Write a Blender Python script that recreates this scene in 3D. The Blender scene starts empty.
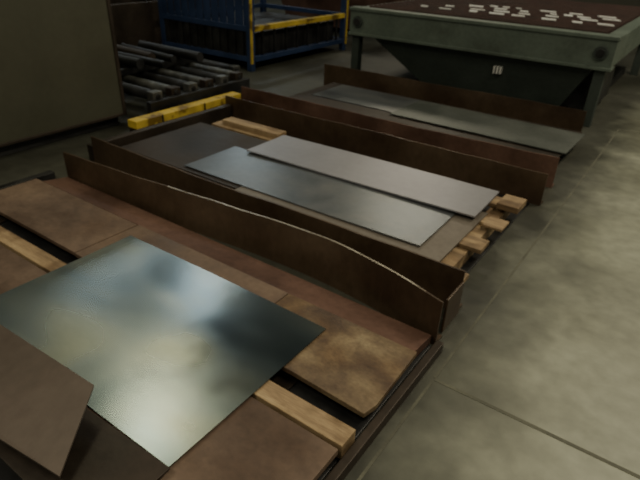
import bpy, bmesh, math, random
from mathutils import Matrix, Vector
random.seed(4)
C = bpy.context.scene.collection

# ---------------------------------------------------------------- materials
def mat(name, cols, scale=3.0, rough=(0.5,0.7), metal=0.0, bump=0.0, stretch=(1,1,1), detail=6.0, fine=0.12, dist=0.0, spec=0.5, rotz=0.0):
    m = bpy.data.materials.new(name); m.use_nodes = True
    nt = m.node_tree; N = nt.nodes; L = nt.links
    b = N['Principled BSDF']
    tc = N.new('ShaderNodeTexCoord'); mp = N.new('ShaderNodeMapping')
    mp.inputs['Scale'].default_value = stretch
    mp.inputs['Rotation'].default_value = (0,0,rotz)
    L.new(tc.outputs['Object'], mp.inputs['Vector'])
    n = N.new('ShaderNodeTexNoise'); n.inputs['Scale'].default_value = scale
    n.inputs['Detail'].default_value = detail; n.inputs['Roughness'].default_value = 0.55
    n.inputs['Distortion'].default_value = dist
    L.new(mp.outputs[0], n.inputs['Vector'])
    r = N.new('ShaderNodeValToRGB'); e = r.color_ramp.elements
    k = len(cols)
    while len(e) < k: e.new(0.5)
    for i, c in enumerate(cols):
        e[i].position = 0.33 + 0.36 * i / max(1, k - 1); e[i].color = (*c, 1)
    L.new(n.outputs['Fac'], r.inputs['Fac'])
    n2 = N.new('ShaderNodeTexNoise'); n2.inputs['Scale'].default_value = scale * 14
    n2.inputs['Detail'].default_value = 4
    L.new(mp.outputs[0], n2.inputs['Vector'])
    mr = N.new('ShaderNodeMapRange'); mr.inputs['From Min'].default_value = 0.3; mr.inputs['From Max'].default_value = 0.7
    mr.inputs['To Min'].default_value = 1 - fine; mr.inputs['To Max'].default_value = 1 + fine
    L.new(n2.outputs['Fac'], mr.inputs['Value'])
    vm = N.new('ShaderNodeVectorMath'); vm.operation = 'SCALE'
    L.new(r.outputs['Color'], vm.inputs[0]); L.new(mr.outputs[0], vm.inputs['Scale'])
    L.new(vm.outputs[0], b.inputs['Base Color'])
    m2 = N.new('ShaderNodeMapRange'); m2.inputs['From Min'].default_value = 0.35; m2.inputs['From Max'].default_value = 0.65
    m2.inputs['To Min'].default_value = rough[0]; m2.inputs['To Max'].default_value = rough[1]
    L.new(n.outputs['Fac'], m2.inputs['Value']); L.new(m2.outputs[0], b.inputs['Roughness'])
    b.inputs['Metallic'].default_value = metal
    b.inputs['Specular IOR Level'].default_value = spec
    if bump:
        bp = N.new('ShaderNodeBump'); bp.inputs['Strength'].default_value = bump; bp.inputs['Distance'].default_value = 0.01
        L.new(n2.outputs['Fac'], bp.inputs['Height']); L.new(bp.outputs[0], b.inputs['Normal'])
    return m

def multiply_patches(m, loc, scale, lo, hi, dark):
    """second, larger-scale layer of dirt/rust patches"""
    nt=m.node_tree; N=nt.nodes; L=nt.links; b=N['Principled BSDF']
    src=b.inputs['Base Color'].links[0].from_socket
    tc=N.new('ShaderNodeTexCoord'); mp=N.new('ShaderNodeMapping'); mp.inputs['Location'].default_value=loc
    mp.inputs['Scale'].default_value=scale
    n=N.new('ShaderNodeTexNoise'); n.inputs['Scale'].default_value=1.0; n.inputs['Detail'].default_value=5
    L.new(tc.outputs['Object'],mp.inputs[0]); L.new(mp.outputs[0],n.inputs['Vector'])
    mr=N.new('ShaderNodeMapRange'); mr.inputs['From Min'].default_value=lo; mr.inputs['From Max'].default_value=hi
    L.new(n.outputs['Fac'],mr.inputs['Value'])
    mx=N.new('ShaderNodeMix'); mx.data_type='RGBA'; mx.blend_type='MULTIPLY'
    L.new(mr.outputs[0],mx.inputs['Factor']); L.new(src,mx.inputs['A']); mx.inputs['B'].default_value=(*dark,1)
    L.new(mx.outputs['Result'],b.inputs['Base Color'])
    return m

RUST   = mat('rusty_divider_steel', [(0.066,0.043,0.027),(0.090,0.060,0.037),(0.120,0.082,0.052)], 2.0, (0.34,0.48), 0.35, 0.10, (1,1,0.8), fine=0.12, dist=0.0)
multiply_patches(RUST,(1,2,0),(1.2,1.5,2.0),0.45,0.70,(0.55,0.50,0.48))
RUSTRED= mat('red_rust_steel', [(0.080,0.042,0.030),(0.12,0.064,0.045),(0.155,0.085,0.060)], 2.5, (0.5,0.7), 0.2, 0.12, fine=0.12, dist=0.1)
multiply_patches(RUSTRED,(4,0,0),(1.5,2,2),0.48,0.70,(0.55,0.5,0.47))
GREYRUST=mat('grey_brown_steel', [(0.084,0.064,0.050),(0.118,0.092,0.073)], 1.5, (0.45,0.6), 0.3, 0.1, fine=0.08)
WORN   = mat('worn_bright_edge', [(0.25,0.2,0.15),(0.6,0.55,0.45)], 6, (0.3,0.4), 0.7)
DARKST = mat('dark_mill_steel', [(0.025,0.019,0.014),(0.052,0.038,0.028)], 2, (0.4,0.6), 0.4, 0.1)
PLY    = mat('rusty_deck_plate', [(0.085,0.055,0.039),(0.13,0.087,0.061),(0.18,0.124,0.085)], 2.5, (0.5,0.75), 0.1, 0.15, (1,1.2,1), fine=0.12, dist=0.2)
multiply_patches(PLY,(7,3,0),(1.7,2.2,1),0.48,0.68,(0.6,0.53,0.47))
OCHRE  = mat('stained_plywood', [(0.085,0.054,0.034),(0.155,0.108,0.060),(0.29,0.225,0.13)], 5.5, (0.5,0.8), 0, 0.2, (0.8,1.1,1), fine=0.16, dist=0.5)
multiply_patches(OCHRE,(2,5,0),(3,3,1),0.48,0.64,(0.6,0.5,0.44))
WOOD   = mat('pallet_wood', [(0.13,0.085,0.045),(0.27,0.185,0.10),(0.40,0.29,0.16)], 3, (0.6,0.8), 0, 0.2, (0.5,5,5), fine=0.2)
multiply_patches(WOOD,(3,3,0),(4,4,2),0.50,0.62,(0.55,0.5,0.45))
SHEET2 = mat('grey_sheet', [(0.14,0.15,0.16),(0.195,0.21,0.22),(0.25,0.25,0.245)], 1.8, (0.28,0.36), 0.75, 0.0, fine=0.05, dist=0.6, detail=3)
SHEET3 = mat('light_galvanised_sheet', [(0.31,0.305,0.325),(0.38,0.37,0.395)], 1.5, (0.38,0.46), 0.6, 0.0, fine=0.04)
SHEET4 = mat('dull_grey_plate', [(0.13,0.108,0.084),(0.21,0.185,0.155)], 2.5, (0.4,0.55), 0.4, 0.0, fine=0.1, dist=0.3)
SHEET5 = mat('teal_grey_plate', [(0.085,0.095,0.085),(0.14,0.15,0.135)], 2, (0.38,0.5), 0.5, 0.0, fine=0.1, dist=0.5)
CAB    = mat('olive_painted_steel', [(0.064,0.063,0.042),(0.080,0.079,0.053)], 1.5, (0.5,0.6), 0.05, 0.0, fine=0.05)
multiply_patches(CAB,(0,2,1),(1.0,1.0,1.4),0.45,0.70,(0.8,0.8,0.77))
YEL    = mat('yellow_paint', [(0.34,0.24,0.03),(0.60,0.43,0.05)], 5, (0.5,0.6))
multiply_patches(YEL,(0,2,1),(5,7,7),0.52,0.60,(0.35,0.30,0.25))
BLUE   = mat('blue_paint', [(0.010,0.022,0.060),(0.018,0.038,0.105)], 3, (0.45,0.6))
BLACK  = mat('black_oily_steel', [(0.008,0.008,0.009),(0.03,0.03,0.03)], 4, (0.35,0.6), 0.3)
ROLL   = mat('roller_steel', [(0.04,0.041,0.039),(0.17,0.17,0.155)], 5, (0.35,0.5), 0.6)
GREEN  = mat('machine_green_paint', [(0.078,0.100,0.082),(0.105,0.134,0.110)], 2, (0.45,0.6), 0, 0.05)
multiply_patches(GREEN,(0,2,1),(2,2,3),0.50,0.66,(0.75,0.73,0.71))
GREEND = mat('dark_green_paint', [(0.024,0.032,0.028),(0.036,0.048,0.041)], 2, (0.5,0.65))
BED    = mat('rust_slat', [(0.035,0.02,0.016),(0.08,0.043,0.036)], 5, (0.6,0.8), 0.2)
WHITE  = mat('bright_offcut', [(0.55,0.55,0.53),(0.75,0.75,0.73)], 5, (0.4,0.5))
LABEL  = mat('paper_label', [(0.30,0.34,0.20),(0.40,0.42,0.27)], 20, (0.6,0.7))
WALLM  = mat('dark_wall_paint', [(0.045,0.045,0.032),(0.06,0.06,0.045)], 1, (0.7,0.9))

def big_sheet_mat():
    m = mat('blue_mill_scale_painted_reflection', [(0.15,0.195,0.215),(0.25,0.31,0.325),(0.36,0.41,0.39),(0.46,0.48,0.37)], 1.7, (0.20,0.28), 0.92, 0.0, (0.6,1.2,1), fine=0.04, dist=0.5, rotz=0.9, detail=2.0)
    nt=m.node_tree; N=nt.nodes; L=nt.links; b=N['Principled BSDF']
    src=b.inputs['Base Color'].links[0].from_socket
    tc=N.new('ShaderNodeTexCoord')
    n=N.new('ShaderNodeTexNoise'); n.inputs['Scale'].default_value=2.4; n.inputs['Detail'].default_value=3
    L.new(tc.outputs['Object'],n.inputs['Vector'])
    d=N.new('ShaderNodeVectorMath'); d.operation='DISTANCE'; d.inputs[1].default_value=(-1.10,1.42,0.1)  # dark reflection at the back right corner, painted into the mill-scale colour
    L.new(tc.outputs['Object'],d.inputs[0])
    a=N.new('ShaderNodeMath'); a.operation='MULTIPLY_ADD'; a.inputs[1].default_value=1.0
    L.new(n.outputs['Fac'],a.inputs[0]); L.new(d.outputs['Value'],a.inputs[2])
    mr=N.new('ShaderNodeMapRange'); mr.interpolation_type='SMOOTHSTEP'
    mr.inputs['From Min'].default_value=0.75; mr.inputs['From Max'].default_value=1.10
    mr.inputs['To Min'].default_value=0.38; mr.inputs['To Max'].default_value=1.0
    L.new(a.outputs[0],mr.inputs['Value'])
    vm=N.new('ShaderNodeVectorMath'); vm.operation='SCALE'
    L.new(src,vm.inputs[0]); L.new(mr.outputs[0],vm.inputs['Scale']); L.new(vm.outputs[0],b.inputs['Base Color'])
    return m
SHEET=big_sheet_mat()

def floor_mat():
    m = mat('stained_concrete', [(0.16,0.162,0.120),(0.205,0.21,0.157),(0.25,0.257,0.196),(0.295,0.302,0.235)], 0.9, (0.42,0.62), 0, 0.15, (1,1,1), detail=10, fine=0.14, dist=0.15)
    nt = m.node_tree; N = nt.nodes; L = nt.links; b = N['Principled BSDF']
    src = b.inputs['Base Color'].links[0].from_socket
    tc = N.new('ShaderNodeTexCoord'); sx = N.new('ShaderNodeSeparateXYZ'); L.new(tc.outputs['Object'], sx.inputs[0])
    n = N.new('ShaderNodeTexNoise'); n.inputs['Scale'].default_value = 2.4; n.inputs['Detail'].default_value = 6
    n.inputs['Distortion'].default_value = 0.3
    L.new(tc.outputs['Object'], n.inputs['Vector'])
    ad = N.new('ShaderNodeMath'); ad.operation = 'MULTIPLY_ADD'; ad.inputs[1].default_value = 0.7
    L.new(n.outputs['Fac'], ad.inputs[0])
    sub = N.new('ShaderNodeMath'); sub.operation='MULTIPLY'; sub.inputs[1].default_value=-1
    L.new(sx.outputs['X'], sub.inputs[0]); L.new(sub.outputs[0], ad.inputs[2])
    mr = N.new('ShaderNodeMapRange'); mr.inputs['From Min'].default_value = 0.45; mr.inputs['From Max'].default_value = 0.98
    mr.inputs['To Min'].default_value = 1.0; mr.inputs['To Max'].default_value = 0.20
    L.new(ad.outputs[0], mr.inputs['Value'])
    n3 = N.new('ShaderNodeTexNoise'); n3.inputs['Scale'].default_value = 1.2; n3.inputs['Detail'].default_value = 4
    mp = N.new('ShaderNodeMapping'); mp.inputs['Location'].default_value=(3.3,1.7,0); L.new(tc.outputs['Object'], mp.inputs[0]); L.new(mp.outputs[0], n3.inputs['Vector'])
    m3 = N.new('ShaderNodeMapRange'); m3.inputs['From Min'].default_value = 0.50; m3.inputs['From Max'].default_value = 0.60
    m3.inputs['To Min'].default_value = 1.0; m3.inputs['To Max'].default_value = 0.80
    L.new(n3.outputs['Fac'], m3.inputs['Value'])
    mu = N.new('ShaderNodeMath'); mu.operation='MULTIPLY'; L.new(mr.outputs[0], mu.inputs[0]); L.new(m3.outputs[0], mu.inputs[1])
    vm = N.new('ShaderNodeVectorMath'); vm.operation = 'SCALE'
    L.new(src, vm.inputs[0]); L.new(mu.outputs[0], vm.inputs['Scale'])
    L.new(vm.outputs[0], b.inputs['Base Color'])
    return m
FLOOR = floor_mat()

# ---------------------------------------------------------------- mesh builder
class B:
    def __init__(s, name): s.name=name; s.bm=bmesh.new(); s.mats=[]
    def mi(s, m):
        if m not in s.mats: s.mats.append(m)
        return s.mats.index(m)
    def hexa(s, p, m):
        v=[s.bm.verts.new(q) for q in p]; i=s.mi(m)
        for f in ((0,3,2,1),(4,5,6,7),(0,1,5,4),(1,2,6,5),(2,3,7,6),(3,0,4,7)):
            fc=s.bm.faces.new([v[k] for k in f]); fc.material_index=i
        return s
    def box(s, x0,x1,y0,y1,z0,z1, m):
        return s.hexa([(x0,y0,z0),(x1,y0,z0),(x1,y1,z0),(x0,y1,z0),(x0,y0,z1),(x1,y0,z1),(x1,y1,z1),(x0,y1,z1)], m)
    def slab(s, pts, th, m):
        n=len(pts); i=s.mi(m)
        t=[s.bm.verts.new(q) for q in pts]; b=[s.bm.verts.new((q[0],q[1],q[2]-th)) for q in pts]
        s.bm.faces.new(t).material_index=i; s.bm.faces.new(b[::-1]).material_index=i
        for k in range(n):
            s.bm.faces.new([t[k],b[k],b[(k+1)%n],t[(k+1)%n]]).material_index=i
        return s
    def cyl(s, a, b, r, m, seg=20, r2=None):
        a=Vector(a); b=Vector(b); d=(b-a); ln=d.length; i=s.mi(m)
        q=d.to_track_quat('Z','Y').to_matrix().to_4x4()
        M=Matrix.Translation((a+b)/2) @ q
        res=bmesh.ops.create_cone(s.bm, cap_ends=True, segments=seg, radius1=r, radius2=r if r2 is None else r2, depth=ln, matrix=M)
        for f in {f for v in res['verts'] for f in v.link_faces}: f.material_index=i
        return s
    def done(s, bevel=0.0):
        bmesh.ops.recalc_face_normals(s.bm, faces=s.bm.faces)
        me=bpy.data.meshes.new(s.name); s.bm.to_mesh(me); s.bm.free()
        for m in s.mats: me.materials.append(m)
        o=bpy.data.objects.new(s.name, me); C.objects.link(o)
        if bevel:
            md=o.modifiers.new('bevel','BEVEL'); md.width=bevel; md.segments=2; md.limit_method='ANGLE'
        return o

# ---------------------------------------------------------------- room shell
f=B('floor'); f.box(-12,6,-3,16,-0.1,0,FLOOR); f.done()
j=B('trim_1')
JM=mat('joint_sealer',[(0.06,0.06,0.043),(0.11,0.11,0.08)],8,(0.7,0.9))
j.box(-0.52,6,1.652,1.668,0,0.0015,JM); j.box(-0.52,6,6.1,6.116,0,0.0015,JM)
j.box(-0.53,-0.518,-1,1.652,0,0.0015,JM); j.box(-0.53,-0.518,1.668,6.1,0,0.0015,JM)
j.done()
w=B('wall_back'); w.box(-12,6,16,16.2,0,6,WALLM); w.done()
w=B('wall_left'); w.box(-12.2,-12,-3,16.2,0,6,WALLM); w.done()

# ---------------------------------------------------------------- dividers
def divider(name, y, x0=-3.5, x1=-0.62, h=0.24, bow=0.0, z0=0.0, m=RUST, edge=WORN, ph=0.0, pw=1.15):
    b=B(name); n=60; th=0.010
    i=b.mi(m); e=b.mi(edge)
    prev=None
    for k in range(n+1):
        t=k/n; x=x0+(x1-x0)*t
        o=bow*(math.sin(math.pi*t**pw))
        wv=0.006*math.sin(7*t+ph)+0.003*math.sin(19*t+2*ph)
        hh=h+0.004*math.sin(9*t+ph*1.7)+0.0015*math.sin(43*t+ph)
        yb=y+o*0.7; yt=y+o+wv
        ring=[(x,yb,z0),(x,yt,hh),(x,yt+th,hh),(x,yb+th,z0+th),(x,yb+th+0.07,z0+th),(x,yb+th+0.07,z0)]
        vs=[b.bm.verts.new(q) for q in ring]
        if prev:
            for q in range(6):
                fc=b.bm.faces.new([prev[q],prev[(q+1)%6],vs[(q+1)%6],vs[q]])
                fc.material_index = e if (q==1 and 0.35<t<0.98) else i
        else: b.bm.faces.new(vs).material_index=i
        prev=vs
    b.bm.faces.new(prev[::-1]).material_index=i
    return b.done()
divider('rack_divider', 1.855, -3.46, -0.61, 0.24, bow=0.155, pw=1.9)
divider('rack_divider', 2.15, -3.58, -0.63, 0.245, bow=-0.005, edge=RUST, ph=1)
divider('rack_divider', 3.70, -3.7, -0.65, 0.24, edge=RUST, ph=2)
divider('rack_divider', 4.08, -3.84, -0.67, 0.24, bow=-0.03, edge=RUSTRED, m=RUSTRED, ph=3)
divider('rack_divider', 5.52, -3.8, -0.78, 0.26, edge=RUST, ph=4)

b=B('rack_base_frame')
b.box(-0.60,-0.565,0.3,1.84,0.0,0.055,DARKST)
b.box(-3.66,-3.60,0.3,1.84,0.0,0.06,BLACK)
b.box(-3.66,-3.60,2.16,3.68,0.0,0.17,DARKST)
b.box(-3.59,-0.62,0.3,1.84,0.001,0.012,BLACK)
b.box(-3.59,-0.72,2.24,3.69,0.001,0.012,BLACK)
b.box(-3.59,-0.76,4.17,5.50,0.001,0.012,BLACK)
b.box(-0.628,-0.616,1.95,2.14,0.012,0.20,RUST)
b.done(0.004)

# ---------------------------------------------------------------- bay 1 decking
b=B('wooden_pallet')
b.slab([(-1.30,1.245,0.10),(-0.96,1.250,0.10),(-0.62,1.238,0.10),(-0.605,1.30,0.10),(-0.615,1.66,0.10),(-1.30,1.66,0.10)],0.025,OCHRE)
b.box(-2.42,-1.305,1.245,1.66,0.075,0.10,PLY)
b.box(-3.50,-2.43,1.25,1.655,0.073,0.098,PLY)
b.box(-3.45,-0.605,1.07,1.16,0.03,0.10,WOOD)
b.box(-1.9,-0.61,0.52,1.055,0.07,0.098,PLY)
b.box(-3.5,-1.905,0.52,1.055,0.07,0.098,PLY)
for x in (-3.3,-2.4,-1.5,-1.05):
    b.box(x,x+0.09,0.5,1.66,0.012,0.022,DARKST)
for x in (-3.3,-2.4,-1.5,-0.9):
    b.box(x,x+0.1,0.55,0.68,0.022,0.07,WOOD); b.box(x,x+0.1,1.45,1.6,0.022,0.073,WOOD)
b.done(0.003)
b=B('rusty_floor_plate'); b.slab([(-3.45,1.67,0.085),(-0.63,1.67,0.085),(-0.63,1.845,0.06),(-3.45,1.845,0.06)],0.045,RUSTRED); b.done()

def sheet(name, x0,x1,y0,y1,z,th,m, curl=0.0, rot=0.0, nx=40, ny=24):
    """thin flat plate with crisp corners; top skin keeps its own vertices"""
    b=B(name); b.mi(m)
    mx,my=(x0+x1)/2,(y0+y1)/2; c,s_=math.cos(rot),math.sin(rot)
    def P(a,q,top):
        x=x0+(x1-x0)*a/nx; y=y0+(y1-y0)*q/ny
        u=2*a/nx-1; v=2*q/ny-1
        dz=curl*(0.5+0.5*math.sin(2.1*u+1.3*v))*(0.3+0.7*v*v) if curl else 0
        return (mx+(x-mx)*c-(y-my)*s_, my+(x-mx)*s_+(y-my)*c, z+dz+(th if top else 0))
    V=b.bm.verts.new
    T=[[V(P(a,q,1)) for q in range(ny+1)] for a in range(nx+1)]
    D=[[V(P(a,q,0)) for q in range(ny+1)] for a in range(nx+1)]
    sm=[]
    for a in range(nx):
        for q in range(ny):
            sm.append(b.bm.faces.new([T[a][q],T[a+1][q],T[a+1][q+1],T[a][q+1]]))
            sm.append(b.bm.faces.new([D[a][q],D[a][q+1],D[a+1][q+1],D[a+1][q]]))
    for fc in sm: fc.smooth=True
    loop=[(a,0) for a in range(nx)]+[(nx,q) for q in range(ny)]+[(a,ny) for a in range(nx,0,-1)]+[(0,q) for q in range(ny,0,-1)]
    for k in range(len(loop)):
        a1,a2=loop[k],loop[(k+1)%len(loop)]
        b.bm.faces.new([V(P(*a1,1)),V(P(*a1,0)),V(P(*a2,0)),V(P(*a2,1))])
    me=bpy.data.meshes.new(name); b.bm.to_mesh(me); b.bm.free(); me.materials.append(m)
    o=bpy.data.objects.new(name,me); C.objects.link(o); return o
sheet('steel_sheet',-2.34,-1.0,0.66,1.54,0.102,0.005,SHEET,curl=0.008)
b=B('rusty_steel_plate')
b.slab([(-2.6,0.600,0.136),(-0.985,0.655,0.128),(-0.985,0.36,0.121),(-2.6,0.36,0.125)],0.010,DARKST); b.done(0.002)
b=B('bent_cover_plate')
b.slab([(-2.6,0.62,0.25),(-1.93,0.64,0.245),(-1.37,0.668,0.24),(-1.20,0.42,0.165),(-1.47,0.385,0.165),(-2.6,0.30,0.165)],0.008,GREYRUST)
b.slab([(-2.55,0.57,0.228),(-1.50,0.59,0.215),(-1.50,0.58,0.214),(-2.55,0.56,0.227)],0.08,DARKST)
b.done()

# ---------------------------------------------------------------- bay 2
b=B('wooden_pallet')
for y0,y1,x1 in ((2.26,2.35,-0.66),(2.62,2.76,-0.70),(3.26,3.40,-0.74)):
    b.box(-3.45,x1,y0,y1,0.09,0.118,WOOD)
b.box(-3.45,-0.75,2.96,3.06,0.09,0.118,WOOD)
for x in (-3.3,-2.2,-0.87):
    b.box(x,x+0.1,2.26,3.40,0.012,0.09,WOOD)
b.box(-0.82,-0.68,3.20,3.38,0.118,0.160,WOOD)
b.box(-0.80,-0.68,2.90,3.04,0.118,0.135,WOOD)
b.done(0.004)
sheet('dark_steel_plate',-3.52,-2.3,2.35,3.20,0.119,0.010,DARKST)
sheet('grey_steel_plate',-2.29,-0.83,2.30,3.08,0.119,0.010,SHEET4)
sheet('steel_sheet',-2.84,-0.98,2.40,2.93,0.131,0.008,SHEET2,curl=0.006,rot=0.01)
sheet('light_steel_sheet',-2.68,-0.86,2.89,3.36,0.150,0.010,SHEET3,curl=0.006,rot=0.02)
b=B('wood_batten'); b.box(-3.35,-2.72,3.30,3.42,0.119,0.165,WOOD); b.done(0.003)

# ---------------------------------------------------------------- bay 3
b=B('wooden_pallet')
for y0,y1 in ((4.25,4.38),(4.65,4.78),(5.05,5.18)):
    b.box(-3.5,-0.75,y0,y1,0.09,0.115,WOOD)
for x in (-3.3,-2.1,-0.9): b.box(x,x+0.1,4.25,5.18,0.012,0.09,WOOD)
b.done(0.004)
sheet('dark_steel_plate',-3.5,-0.74,4.22,5.3,0.116,0.008,DARKST)
sheet('steel_sheet',-3.35,-2.1,4.65,5.25,0.125,0.008,SHEET2)
sheet('grey_steel_plate',-2.35,-0.70,4.55,5.2,0.134,0.008,SHEET5,rot=-0.02)

# ---------------------------------------------------------------- cabinet left
b=B('machine_cabinet')
b.box(-5.8,-4.27,-0.5,2.97,0.10,1.38,CAB)
b.box(-5.75,-4.33,-0.45,2.92,0.0,0.10,BLACK)
b.box(-4.27,-4.262,0.6,0.61,0.12,1.36,BLACK)
b.box(-4.272,-4.255,2.94,2.97,0.10,1.38,DARKST)
b.box(-4.272,-4.255,-0.5,2.94,0.10,0.125,DARKST)
b.done(0.01)

b=B('yellow_edged_beam')
b.box(-3.84,-3.74,2.68,3.96,0.0,0.14,DARKST)
b.box(-3.85,-3.735,2.68,3.96,0.14,0.205,YEL)
for y in (2.95,3.45):
    b.box(-3.742,-3.73,y,y+0.02,0.13,0.207,DARKST)
b.box(-3.734,-3.728,3.02,3.20,0.05,0.14,LABEL)
b.done(0.004)

# ---------------------------------------------------------------- roller conveyor
b=B('roller_conveyor')
b.box(-5.6,-5.52,2.99,4.6,0.12,0.30,BLACK)
b.box(-3.98,-3.92,2.99,4.3,0.12,0.27,BLACK)
for y in (3.05,4.2):
    for x in (-5.6,-4.8,-3.99): b.box(x,x+0.07,y,y+0.08,0,0.12,BLACK)
k=0; y=3.12
while y<4.5:
    xe=-4.06 if y<4.25 else -4.3
    b.cyl((-5.53,y,0.29),(xe,y,0.29),0.050,ROLL if k%2 else BLACK,16)
    b.cyl((xe,y,0.29),(xe+0.1,y,0.29),0.026,BLACK,12)
    b.box(xe+0.0,xe+0.09,y-0.055,y+0.055,0.12,0.335,ROLL if k%2==0 else DARKST)
    y+=0.215; k+=1
b.box(-5.5,-4.7,3.0,3.05,0.34,0.42,BLACK); b.box(-4.75,-4.68,3.0,4.3,0.34,0.40,BLACK)
b.done(0.006)
b=B('steel_tube_bundle')
random.seed(12)
for k in range(6):
    y=3.2+0.17*k; z=0.445+0.012*(k%2)
    b.cyl((-5.45+0.1*(k%2),y,z),(-4.70+0.16*(k%3),y+random.uniform(-0.06,0.08),z),0.038+0.012*(k%2),BLACK if k%3 else DARKST,14)
b.box(-5.3,-5.05,3.1,4.3,0.36,0.40,DARKST)
b.done()

# ---------------------------------------------------------------- blue stillage
b=B('blue_steel_stillage')
x0,x1,y0,y1=-6.7,-4.93,5.45,7.75
for x in (x0,x1-0.08):
    for y in (y0,y1-0.08):
        b.box(x,x+0.08,y,y+0.08,0,1.15,BLUE)
for z,m in ((0.12,BLUE),(0.5,YEL),(1.08,BLUE)):
    b.box(x1-0.07,x1+0.012,y0+0.08,y1-0.08,z,z+0.065,m)
    b.box(x0+0.08,x1-0.08,y0+0.005,y0+0.07,z,z+0.065,BLUE)
    b.box(x0,x0+0.06,y0+0.08,y1-0.08,z,z+0.065,BLUE)
    b.box(x0+0.08,x1-0.08,y1-0.07,y1-0.01,z,z+0.065,BLUE)
b.box(x1-0.012,x1+0.014,y0-0.004,y0+0.03,0.1,1.15,YEL)
b.box(x1-0.05,x1+0.014,y1-0.03,y1+0.004,0.1,1.15,YEL)
n=22
for k in range(n):
    xa=x0+0.08+(x1-x0-0.16)*k/n; xb=x0+0.08+(x1-x0-0.16)*(k+1)/n
    dy=0.02 if k%2 else 0.0
    b.box(xa,xb,y0+0.02+dy,y0+0.035+dy,0.56,1.08,BLUE)
    b.box(xa,xb,y0+0.02+dy,y0+0.035+dy,0.18,0.50,BLACK)
for k in range(1,9):
    y=y0+(y1-y0)*k/9; b.box(x1-0.05,x1-0.02,y,y+0.025,0.185,0.5,BLACK)
b.box(x0+0.05,x1-0.05,y0+0.05,y1-0.05,0.13,0.17,BLACK)
b.box(x0+0.25,x1-0.12,y0+0.2,y1-0.2,0.17,0.46,BLACK)
b.done(0.004)

# ---------------------------------------------------------------- green machine
b=B('green_cutting_table')
X0,X1,Y0,Y1=-3.72,-0.74,5.92,9.4
b.box(X0,X1,Y0,Y0+0.14,0.58,0.87,GREEN)
b.box(X0-0.01,X1+0.01,Y0-0.02,Y0+0.15,0.85,0.885,GREEN)
b.box(X0-0.01,X1+0.01,Y0-0.02,Y0+0.15,0.57,0.60,GREEN)
b.box(X1-0.14,X1,Y0+0.15,Y1,0.60,0.87,GREEN)
b.box(X0,X0+0.14,Y0+0.15,Y1,0.60,0.87,GREEN)
b.box(X0,X1,Y1,Y1+0.14,0.60,0.87,GREEN)
for x in (X0+0.12,X1-0.12):
    b.cyl((x,Y0,0.73),(x,Y0-0.03,0.73),0.065,GREEND,24); b.cyl((x,Y0-0.03,0.73),(x,Y0-0.045,0.73),0.04,BLACK,20)
def trap(b,xt0,xt1,xb0,xb1,ya,yb,zb,zt,m):
    b.hexa([(xb0,ya+0.1,zb),(xb1,ya+0.1,zb),(xb1,yb,zb),(xb0,yb,zb),(xt0,ya,zt),(xt1,ya,zt),(xt1,yb,zt),(xt0,yb,zt)],m)
trap(b,-3.45,-0.90,-2.75,-1.15,Y0+0.08,9.2,0.10,0.58,GREEND)
b.box(-2.9,-0.95,Y0+0.12,9.2,0,0.10,BLACK)
b.box(-2.6,-0.85,Y0+0.3,7.2,0.1,0.5,BLACK)
for x in (X0+0.02,X1-0.14): b.box(x,x+0.1,Y0+0.04,Y0+0.14,0,0.58,GREEND); b.box(x,x+0.1,9.2,9.3,0,0.6,GREEND)
for q in range(3):
    b.box(-1.88+0.035*q,-1.865+0.035*q,Y0+0.055,Y0+0.12,0.37,0.45,WHITE)
b.box(X0+0.14,X1-0.14,Y0+0.15,Y1,0.72,0.76,BED)
y=Y0+0.2
while y<Y1-0.02:
    b.box(X0+0.14,X1-0.14,y,y+0.02,0.76,0.90,BED); y+=0.11
b.done(0.004)
b=B('cut_metal_offcuts')
random.seed(3)
for r in range(4):
    x=-3.1+0.2*r
    while x<-1.05:
        l=random.uniform(0.06,0.2); y=6.55+0.27*r+random.uniform(-0.03,0.03); w_=random.uniform(0.05,0.12)
        x2=min(x+l,-0.9)
        b.slab([(x,y,0.91),(x2,y,0.91),(x2-0.03,y+w_,0.91),(x-0.03,y+w_,0.91)],0.009,WHITE)
        x+=l+random.uniform(0.05,0.25)
b.done()

b=B('dark_storage_bin')
b.box(-9.2,-6.9,4.2,7.2,0.0,0.06,BLACK)
for (xa,xb,ya,yb) in ((-9.2,-6.9,4.2,4.26),(-9.2,-6.9,7.14,7.2),(-9.2,-9.14,4.2,7.2),(-6.96,-6.9,4.2,7.2)):
    b.box(xa,xb,ya,yb,0.06,0.7,DARKST)
b.done(0.01)
b=B('rusty_scrap_skip')
b.hexa([(-7.2,9.1,0.1),(-4.9,9.1,0.1),(-4.9,11,0.1),(-7.2,11,0.1),(-7.5,8.8,1.2),(-4.6,8.8,1.2),(-4.6,11.3,1.2),(-7.5,11.3,1.2)],RUSTRED)
b.box(-7.55,-4.55,8.75,8.83,1.15,1.23,DARKST); b.box(-7.1,-6.9,9.2,10.9,0,0.1,BLACK); b.box(-5.2,-5.0,9.2,10.9,0,0.1,BLACK)
b.done(0.01)

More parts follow.
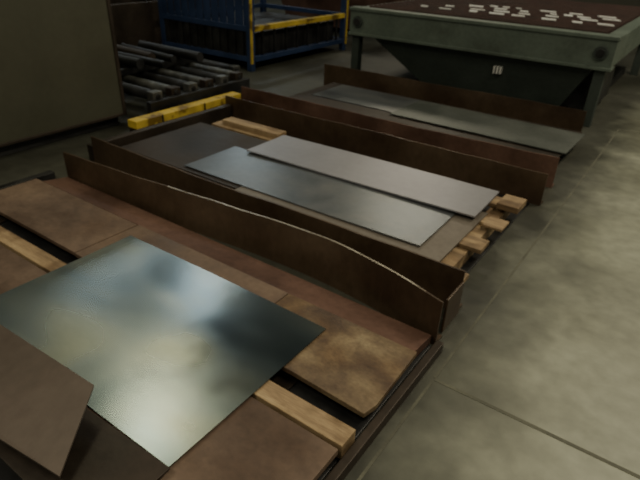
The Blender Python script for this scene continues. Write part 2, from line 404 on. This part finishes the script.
# ---------------------------------------------------------------- lights
def lamp(x,y,z,sx,sy,e,col=(1.0,0.90,0.68)):
    b=B('high_bay_light'); b.box(x-sx/2-0.05,x+sx/2+0.05,y-sy/2-0.05,y+sy/2+0.05,z+0.02,z+0.16,BLACK)
    b.cyl((x,y,z+0.16),(x,y,5.9),0.02,BLACK,8); o=b.done()
    l=bpy.data.lights.new('lamp_panel','AREA'); l.shape='RECTANGLE'; l.size=sx; l.size_y=sy; l.energy=e; l.color=col
    lo=bpy.data.objects.new('lamp_panel',l); lo.location=(x,y,z); C.objects.link(lo); lo.parent=o
lamp(-5.2,3.3,5,0.6,1.0,28,(1.0,0.93,0.60))
lamp(-7.0,6.1,5,0.6,1.4,24,(0.88,0.97,1.0))
lamp(-10.4,6.0,5,1.0,2.5,46,(0.88,0.97,1.0))
lamp(-10.6,11.4,5,1.0,1.6,50,(0.85,0.97,1.0))
lamp(1.5,6.5,5.5,1.0,2.5,225)
lamp(1.8,0.8,5.5,1.0,2.5,150)
lamp(-3.0,-2.0,5.5,2.5,1.0,125)
lamp(-5.6,12.5,5.2,2.5,1.0,125)
c=B('roof_beam')
c.box(-8.85,-8.15,-3,16.2,5.2,5.25,BLACK); c.box(-8.54,-8.46,-3,16.2,5.25,5.8,BLACK); c.box(-8.85,-8.15,-3,16.2,5.8,5.85,BLACK)
c.done()

wd=bpy.data.worlds.new('world'); bpy.context.scene.world=wd; wd.use_nodes=True
bg=wd.node_tree.nodes['Background']; bg.inputs[0].default_value=(0.80,0.80,0.62,1); bg.inputs[1].default_value=0.175

# ---------------------------------------------------------------- camera
cd=bpy.data.cameras.new('camera'); cam=bpy.data.objects.new('camera',cd); C.objects.link(cam)
cd.sensor_width=36; cd.lens=29.9; cd.clip_start=0.05
cd.dof.use_dof=True; cd.dof.focus_distance=0.95; cd.dof.aperture_fstop=7.0
X=Vector((.8145,-.3111,.4896)).normalized(); Y=Vector((.5790,.3860,-.7181)); Y=(Y-X*Y.dot(X)).normalized(); Z=X.cross(Y)
M=Matrix((X,Y,Z)).to_4x4(); M.translation=Vector((0,0,1.6))
cam.matrix_world=M
bpy.context.scene.camera=cam
